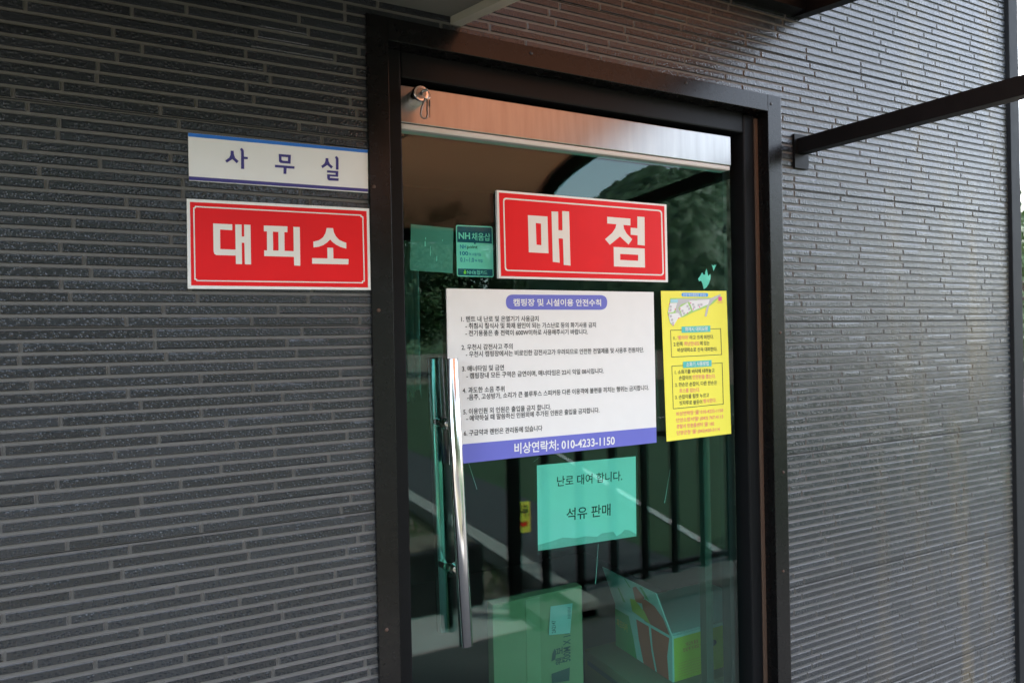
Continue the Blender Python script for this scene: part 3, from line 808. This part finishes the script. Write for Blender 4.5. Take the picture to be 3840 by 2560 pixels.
cv6 = Zq(2480, 960, 280 / 2352)
s = MB(); s.slab(P3([(1340, 1045), (1425, 985), (1500, 860), (1548, 720), (1555, 620), (1540, 560), (1480, 635), (1425, 400), (1385, 500), (1380, 585), (1330, 590), (1285, 515), (1215, 640), (1160, 710), (1190, 800), (1250, 775), (1290, 850)], Y, cv6), .0004)
t1 = s.build('tape_scrap', PAPER, origin=tuple(at(2640, 1080, Y))); tag(t1, 'larger torn scrap of tape on the glass above the yellow notice', 'tape scrap', 'torn tape scraps on the door glass')
s = MB(); s.slab(P3([(1645, 470), (1740, 255), (1690, 305), (1670, 265), (1645, 310), (1590, 270), (1625, 380)], Y, cv6), .0004)
t2 = s.build('tape_scrap', PAPER, origin=tuple(at(2676, 1015, Y))); tag(t2, 'smaller torn scrap of tape nearer the right door edge', 'tape scrap', 'torn tape scraps on the door glass')

# ------------------------------------------------------------------ inside the shop
bx0, bx1, byf, bz = .782, 1.068, .25, .836
s = MB(); s.box(bx0, bx1, byf, byf + .035, .062, bz, bev=.003)
wc = s.build('wire_carton', CARD, origin=(bx0, byf, .062)); tag(wc, 'tall flat brown carton printed 500M standing inside the door', 'carton')
s = MB(); xm = .905; s.box(xm - .022, xm + .022, byf - .0012, byf + .0, .066, bz - .006); s.build('tape', TAPE, wc)
s = MB()
cvb = Zq(2100, 2000, 680 / 1904)
yb = byf - .0016


def vline(mb, body, p, q, h, y, bold=.01):
    A, B = at(*p, y), at(*q, y); ax = (B - A)
    text(mb, body, A, B, h, bold, up=Vector((-1, 0, 0)), cap=None)


vline(s, '500M X 16', (2125, 2480), (2125, 2365), .030, yb, .015)
vline(s, '정보통신', (2096, 2370), (2096, 2300), .022, yb, .01)
vline(s, '웬 보', (2098, 2490), (2098, 2425), .026, yb, .01)
s.poly(P3([(2070, 2560), (2135, 2550), (2137, 2500), (2068, 2525)], yb, idn))
s.poly(P3([(2068, 2478), (2082, 2470), (2086, 2440), (2080, 2430), (2072, 2448)], yb, idn))
s.build('lettering', INK, wc)
s = MB(); s.poly(P3([(2058, 2380), (2138, 2372), (2147, 2260), (2065, 2272)], yb - .0006, idn)); lbo = s.build('shipping_label', OLDPAPER, wc)
s = MB()
for i in range(9):
    u = 2134 + (i % 2) * 1.2; v = 2275 + i * 5
    s.poly(P3([(u - 6, v + 2.2), (u + 6, v + 1.8), (u + 6, v), (u - 6, v + .4)], yb - .0010, idn))
s.build('bar_code', INK, wc); s = MB()
vline(s, '2A2147', (2076, 2372), (2076, 2325), .016, yb - .0010, .01)
s.build('label_print', INK, wc)

px0, px1, py0, py1, pz0, pz1 = 1.353, 1.76, .20, .49, .508, .647
s = MB()
s.box(px0, px1, py0, py1, pz0, pz1, 0)
pb = s.build('pepper_box', [BOXWHITE], origin=(px0, py0, pz0)); tag(pb, 'colourful open produce box with red peppers printed on its side, inside the door', 'produce box')


def side(mb, pts, off):
    """flat print on the carton's left side: pts are (fraction towards the street, fraction of height)"""
    vs = [(px0 - off, py1 + (py0 - py1) * a, pz0 + (pz1 - pz0) * b) for a, b in pts]
    loop = [Vector((a, b, 0)) for a, b in pts]; tr = tessellate_polygon([loop]); out = []
    for t in tr:
        A, B, C = (Vector(vs[i]) for i in t)
        out.append(t if (B - A).cross(C - A).x < 0 else (t[0], t[2], t[1]))
    mb.add(vs, out)


s = MB(); side(s, [(0, .0), (.40, 0), (.34, .45), (.26, .9), (0, .9)], .0008); s.build('green_print', BOXGREEN, pb)
s = MB(); side(s, [(.52, 0), (.44, .5), (.40, .93), (.62, .93), (.66, .4), (.72, 0)], .0008); side(s, [(.75, 0), (.68, .5), (.66, .93), (.96, .93), (.92, .5), (.94, 0)], .0008)
s.build('red_print', BOXRED, pb)
s = MB()
vs_, fs_ = glyphs('파프리카', .03)
xa_, xb_ = min(q[0] for q in vs_), max(q[0] for q in vs_)
out = [(px0 - .0014, py1 + (py0 - py1) * (.03 + .21 * (q[0] - xa_) / (xb_ - xa_)), pz0 + (pz1 - pz0) * (.52 + .2 * (q[1]))) for q in vs_]
s.add(out, fs_); s.build('side_lettering', BOXYEL, pb)
s = MB(); s.poly([(px0 + .006, py0 - .0008, pz0), (px1, py0 - .0008, pz0), (px1, py0 - .0008, pz1 - .008), (px0 + .006, py0 - .0008, pz1 - .008)]); s.build('yellow_print', BOXYEL, pb)
s = MB()
ys = py0 - .0016
text(s, '"최고의 품질', (px0 + .05, ys, pz1 - .035), (px0 + .10, ys, pz1 - .035), .012, .01); text(s, '맛있게 드세요."', (px0 + .04, ys, pz1 - .050), (px0 + .11, ys, pz1 - .050), .012, .01)
for i in range(6): s.poly([(px0 + .02, ys, pz0 + .012 + i * .008), (px0 + .16, ys, pz0 + .012 + i * .008), (px0 + .16, ys, pz0 + .0127 + i * .008), (px0 + .02, ys, pz0 + .0127 + i * .008)])
s.build('front_lettering', BOXRED, pb)
s = MB(); s.poly([(px0 + .145 + .03 * math.cos(a), py0 - .0020, pz0 + .085 + .013 * math.sin(a)) for a in [i * math.pi / 10 for i in range(20)]]); s.build('hand_hole', SCREWD, pb)
# raised flap with the printed peppers
fl = MB(); lean = .05; fh = .135
fl.add([(px0, py1, pz1), (px0, py0, pz1), (px0 - lean, py0 + .01, pz1 + fh), (px0 - lean, py1, pz1 + fh),
        (px0 + .003, py1, pz1), (px0 + .003, py0, pz1), (px0 - lean + .003, py0 + .01, pz1 + fh), (px0 - lean + .003, py1, pz1 + fh)],
       [(0, 1, 2, 3), (7, 6, 5, 4), (0, 4, 5, 1), (1, 5, 6, 2), (2, 6, 7, 3), (3, 7, 4, 0)])
flo = fl.build('flap', BOXWHITE, pb, fixn=True)


def flap(mb, pts, off):
    vs = [(px0 - lean * b - off, py1 + (py0 - py1) * a, pz1 + fh * b) for a, b in pts]
    mb.add(vs, [tuple(range(len(vs)))])


s = MB(); flap(s, [(.55, .0), (.97, 0), (.95, .4), (.86, .62), (.72, .68), (.64, .6)], .0012); flap(s, [(.50, .45), (.62, .5), (.72, .72), (.62, .92), (.54, .84)], .0016); s.build('pepper_print', BOXRED, flo)
s = MB(); flap(s, [(.36, .1), (.66, .0), (.62, .3), (.5, .5), (.4, .46)], .0020); s.build('yellow_pepper_print', BOXYEL, flo)
s = MB(); flap(s, [(.22, .25), (.27, .25), (.23, .6), (.2, .6)], .0012); s.build('stalk_print', BOXGREEN, flo); s = MB(); flap(s, [(.47, .8), (.5, .8), (.44, 1.0), (.42, .98)], .0012); s.build('stalk_print', BOXGREEN, flo); s = MB(); flap(s, [(.74, .72), (.8, .7), (.74, .98), (.69, .96)], .0020); s.build('stalk_print', BOXGREEN, flo)
s = MB(); s.box(px0 + .004, px1, py0 + .004, py1, pz1 + .001, pz1 + .004); s.build('lid', BOXWHITE, pb)
s = MB(); s.box(1.245, 1.775, .155, .52, .062, pz0 - .001, bev=.003)
lb = s.build('plain_carton', CARD2, origin=(1.245, .155, .062)); tag(lb, 'dull brown carton under the colourful produce box', 'carton')
s = MB(); s.box(1.2438, 1.245, .17, .50, pz0 - .045, pz0 - .030); s.box(1.26, 1.76, .1538, .155, pz0 - .045, pz0 - .030); s.build('dark_stripe', INK, lb)

s = MB()                                           # curtain folds
N = 60; vs = []; fs = []
for i in range(N + 1):
    x = .50 + .22 * i / N; y = .62 + .018 * math.sin(i * 1.15) + .006 * math.sin(i * 2.7)
    vs += [(x, y, 1.38 + .02 * math.sin(i * .9)), (x, y, 1.86)]
for i in range(N): fs.append((2 * i, 2 * i + 2, 2 * i + 3, 2 * i + 1))
s.add(vs, fs, 0, True)
cu = s.build('curtain', CURTAIN, origin=(.5, .62, 1.38)); tag(cu, 'pale folded curtain hanging in the dark room behind the door', 'curtain')

# ------------------------------------------------------------------ awning over the door
aw = tag(empty('awning', (1.16, 0, 2.49)), 'brown translucent awning on black steel frame over the shop door', 'awning')
prof = [(0, 2.488), (.2, 2.459), (.4, 2.43), (.6, 2.399), (.8, 2.366), (1.0, 2.335), (1.15, 2.311)]
for i in range(1, 13):
    a = math.radians(8 + 78 * i / 12)
    prof.append((1.15 + .40 * math.sin(a) - .055, 2.311 - .29 * (1 - math.cos(a)) - .002))
prof.append((1.512, 2.02)); prof.append((1.515, 1.985))
AX0, AX1 = .66, 1.698
s = MB(); vs = []; fs = []
for o_, z in prof[:-1]: vs += [(AX0 + .02, -o_, z + .05), (AX1 - .02, -o_, z + .05)]
for i in range(len(prof) - 2): fs.append((2 * i, 2 * i + 1, 2 * i + 3, 2 * i + 2))
s.add(vs, fs, 0, True); s.build('sheet', BRONZE, aw)
for x in (AX0, AX1):
    s = MB()
    for (a, za), (b, zb) in zip(prof, prof[1:]): s.bar((x, -a, za + .04), (x, -b - .003, zb + .04), .035, .085)
    s.build('side_arch', BLACKSTEEL, aw)
s = MB(); s.box(AX0 - .03, AX1 + .004, -.050, -.001, 2.487, 2.545); s.build('wall_rail', BLACKSTEEL, aw)
s = MB(); s.bar((AX0, -1.53, 2.05), (AX1, -1.53, 2.05), .04, .06); s.build('front_rail', BLACKSTEEL, aw)
for o_, z in ((1.0, 2.335),):
    s = MB(); s.bar((AX0 + .018, -o_, z + .035), (AX1 - .018, -o_, z + .035), .02, .015); s.build('cross_bar', BLACKSTEEL, aw)
st0 = at(2990, 550, -.006)
s = MB(); s.bar((st0.x + .012, -.004, st0.z), (st0.x + .012, -1.56, st0.z - .035 * 1.56), .036, .044); s.build('strut', BLACKSTEEL, aw)
s = MB(); s.box(st0.x - .018, st0.x + .040, -.012, -.004, st0.z - .065, st0.z + .035); s.build('wall_bracket', BLACKSTEEL, aw)

# porch roof on the left
pr = tag(empty('porch_roof', (.6, 0, 2.26)), 'dark sloping metal roof edge with pale rim above the brick wall', 'porch roof')
PO, PS = .61, -.24
s = MB(); z0 = 2.272
x0, x1 = -2.4, .604
s.add([(x0, -.001, z0), (x1, -.001, z0), (x1, -PO, z0 + PS * PO), (x0, -PO, z0 + PS * PO), (x0, -.001, z0 + .05), (x1, -.001, z0 + .05), (x1, -PO, z0 + PS * PO + .05), (x0, -PO, z0 + PS * PO + .05)],
      [(0, 3, 2, 1), (4, 5, 6, 7), (0, 1, 5, 4), (1, 2, 6, 5), (2, 3, 7, 6), (3, 0, 4, 7)])
s.build('roof_panel', PORCH, pr, fixn=True)
s = MB()
s.bar((.597, -.004, z0 - .008), (.597, -PO - .01, z0 - .008 + PS * (PO + .006)), .018, .018); s.bar((.6105, -.004, z0 + .012), (.6105, -PO - .01, z0 + .012 + PS * (PO + .006)), .010, .055)
s.build('end_trim', PORCHEDGE, pr)
s = MB(); s.bar((x0, -PO - .008, z0 + PS * PO + .02), (.61, -PO - .008, z0 + PS * PO + .02), .014, .07); s.build('front_trim', PORCHEDGE, pr)

# ------------------------------------------------------------------ yard behind the viewer (seen in the glass)
ra = tag(empty('yard_railing', (1.7, -1.85, 0)), 'black upright bar railing on a stone base mirrored in the door glass', 'railing')
s = MB(); s.box(1.78, 6.4, -2.05, -1.64, -.005, .06, bev=.008); s.build('stone_base', GRANITE, ra)
s = MB(); s.box(1.72, 6.4, -1.872, -1.838, .93, .96); s.build('rail', BLACKSTEEL, ra)
s = MB(); s.box(1.72, 6.4, -1.87, -1.84, .10, .13); s.build('rail', BLACKSTEEL, ra)
s = MB(); s.box(1.70, 1.76, -1.885, -1.825, .0, 1.0, bev=.004); s.build('end_post', BLACKSTEEL, ra)
bal = None
for i in range(19):
    x = 1.93 + i * .235
    if bal is None:
        s = MB(); s.box(x - .021, x + .021, -1.870, -1.840, .06, .93); bal = s.build('baluster', BLACKSTEEL, ra); bx_ = x
    else:
        c = bal.copy(); COL.objects.link(c); c.parent = ra; c.location = bal.location + Vector((x - bx_, 0, 0))
s = MB(); s.box(1.18, 1.66, -2.45, -2.12, .0, .36, bev=.01)
pn = s.build('planter_box', PLANTER, origin=(1.18, -2.12, 0)); tag(pn, 'low black planter box mirrored in the lower left of the glass', 'planter')
s = MB(); s.box(1.21, 1.63, -2.42, -2.15, .34, .365); s.build('soil', EARTH, pn)

ys_ = tag(empty('arrow_sign', (2.38, -3.0, 0)), 'small yellow arrow sign on a thin post mirrored in the door glass', 'sign')
s = MB(); s.tube([(2.38, -3.02, -.01), (2.38, -3.02, .30)], .010, 10); s.build('post', BLACKSTEEL, ys_)
s = MB(); s.box(2.31, 2.45, -3.008, -2.998, .10, .33); s.build('board', YELLOW, ys_)
s = MB(); s.add([(4.76 - a, -2.996, b) for a, b in ((2.33, .15), (2.39, .15), (2.39, .125), (2.435, .165), (2.39, .205), (2.39, .18), (2.33, .18))], [tuple(range(7))]); s.build('arrow', RED, ys_)
s = MB(); text(s, '두릅', (2.435, -2.996, .265), (2.325, -2.996, .265), .085, .03, up=Vector((0, 0, 1))); s.build('lettering', INK, ys_)
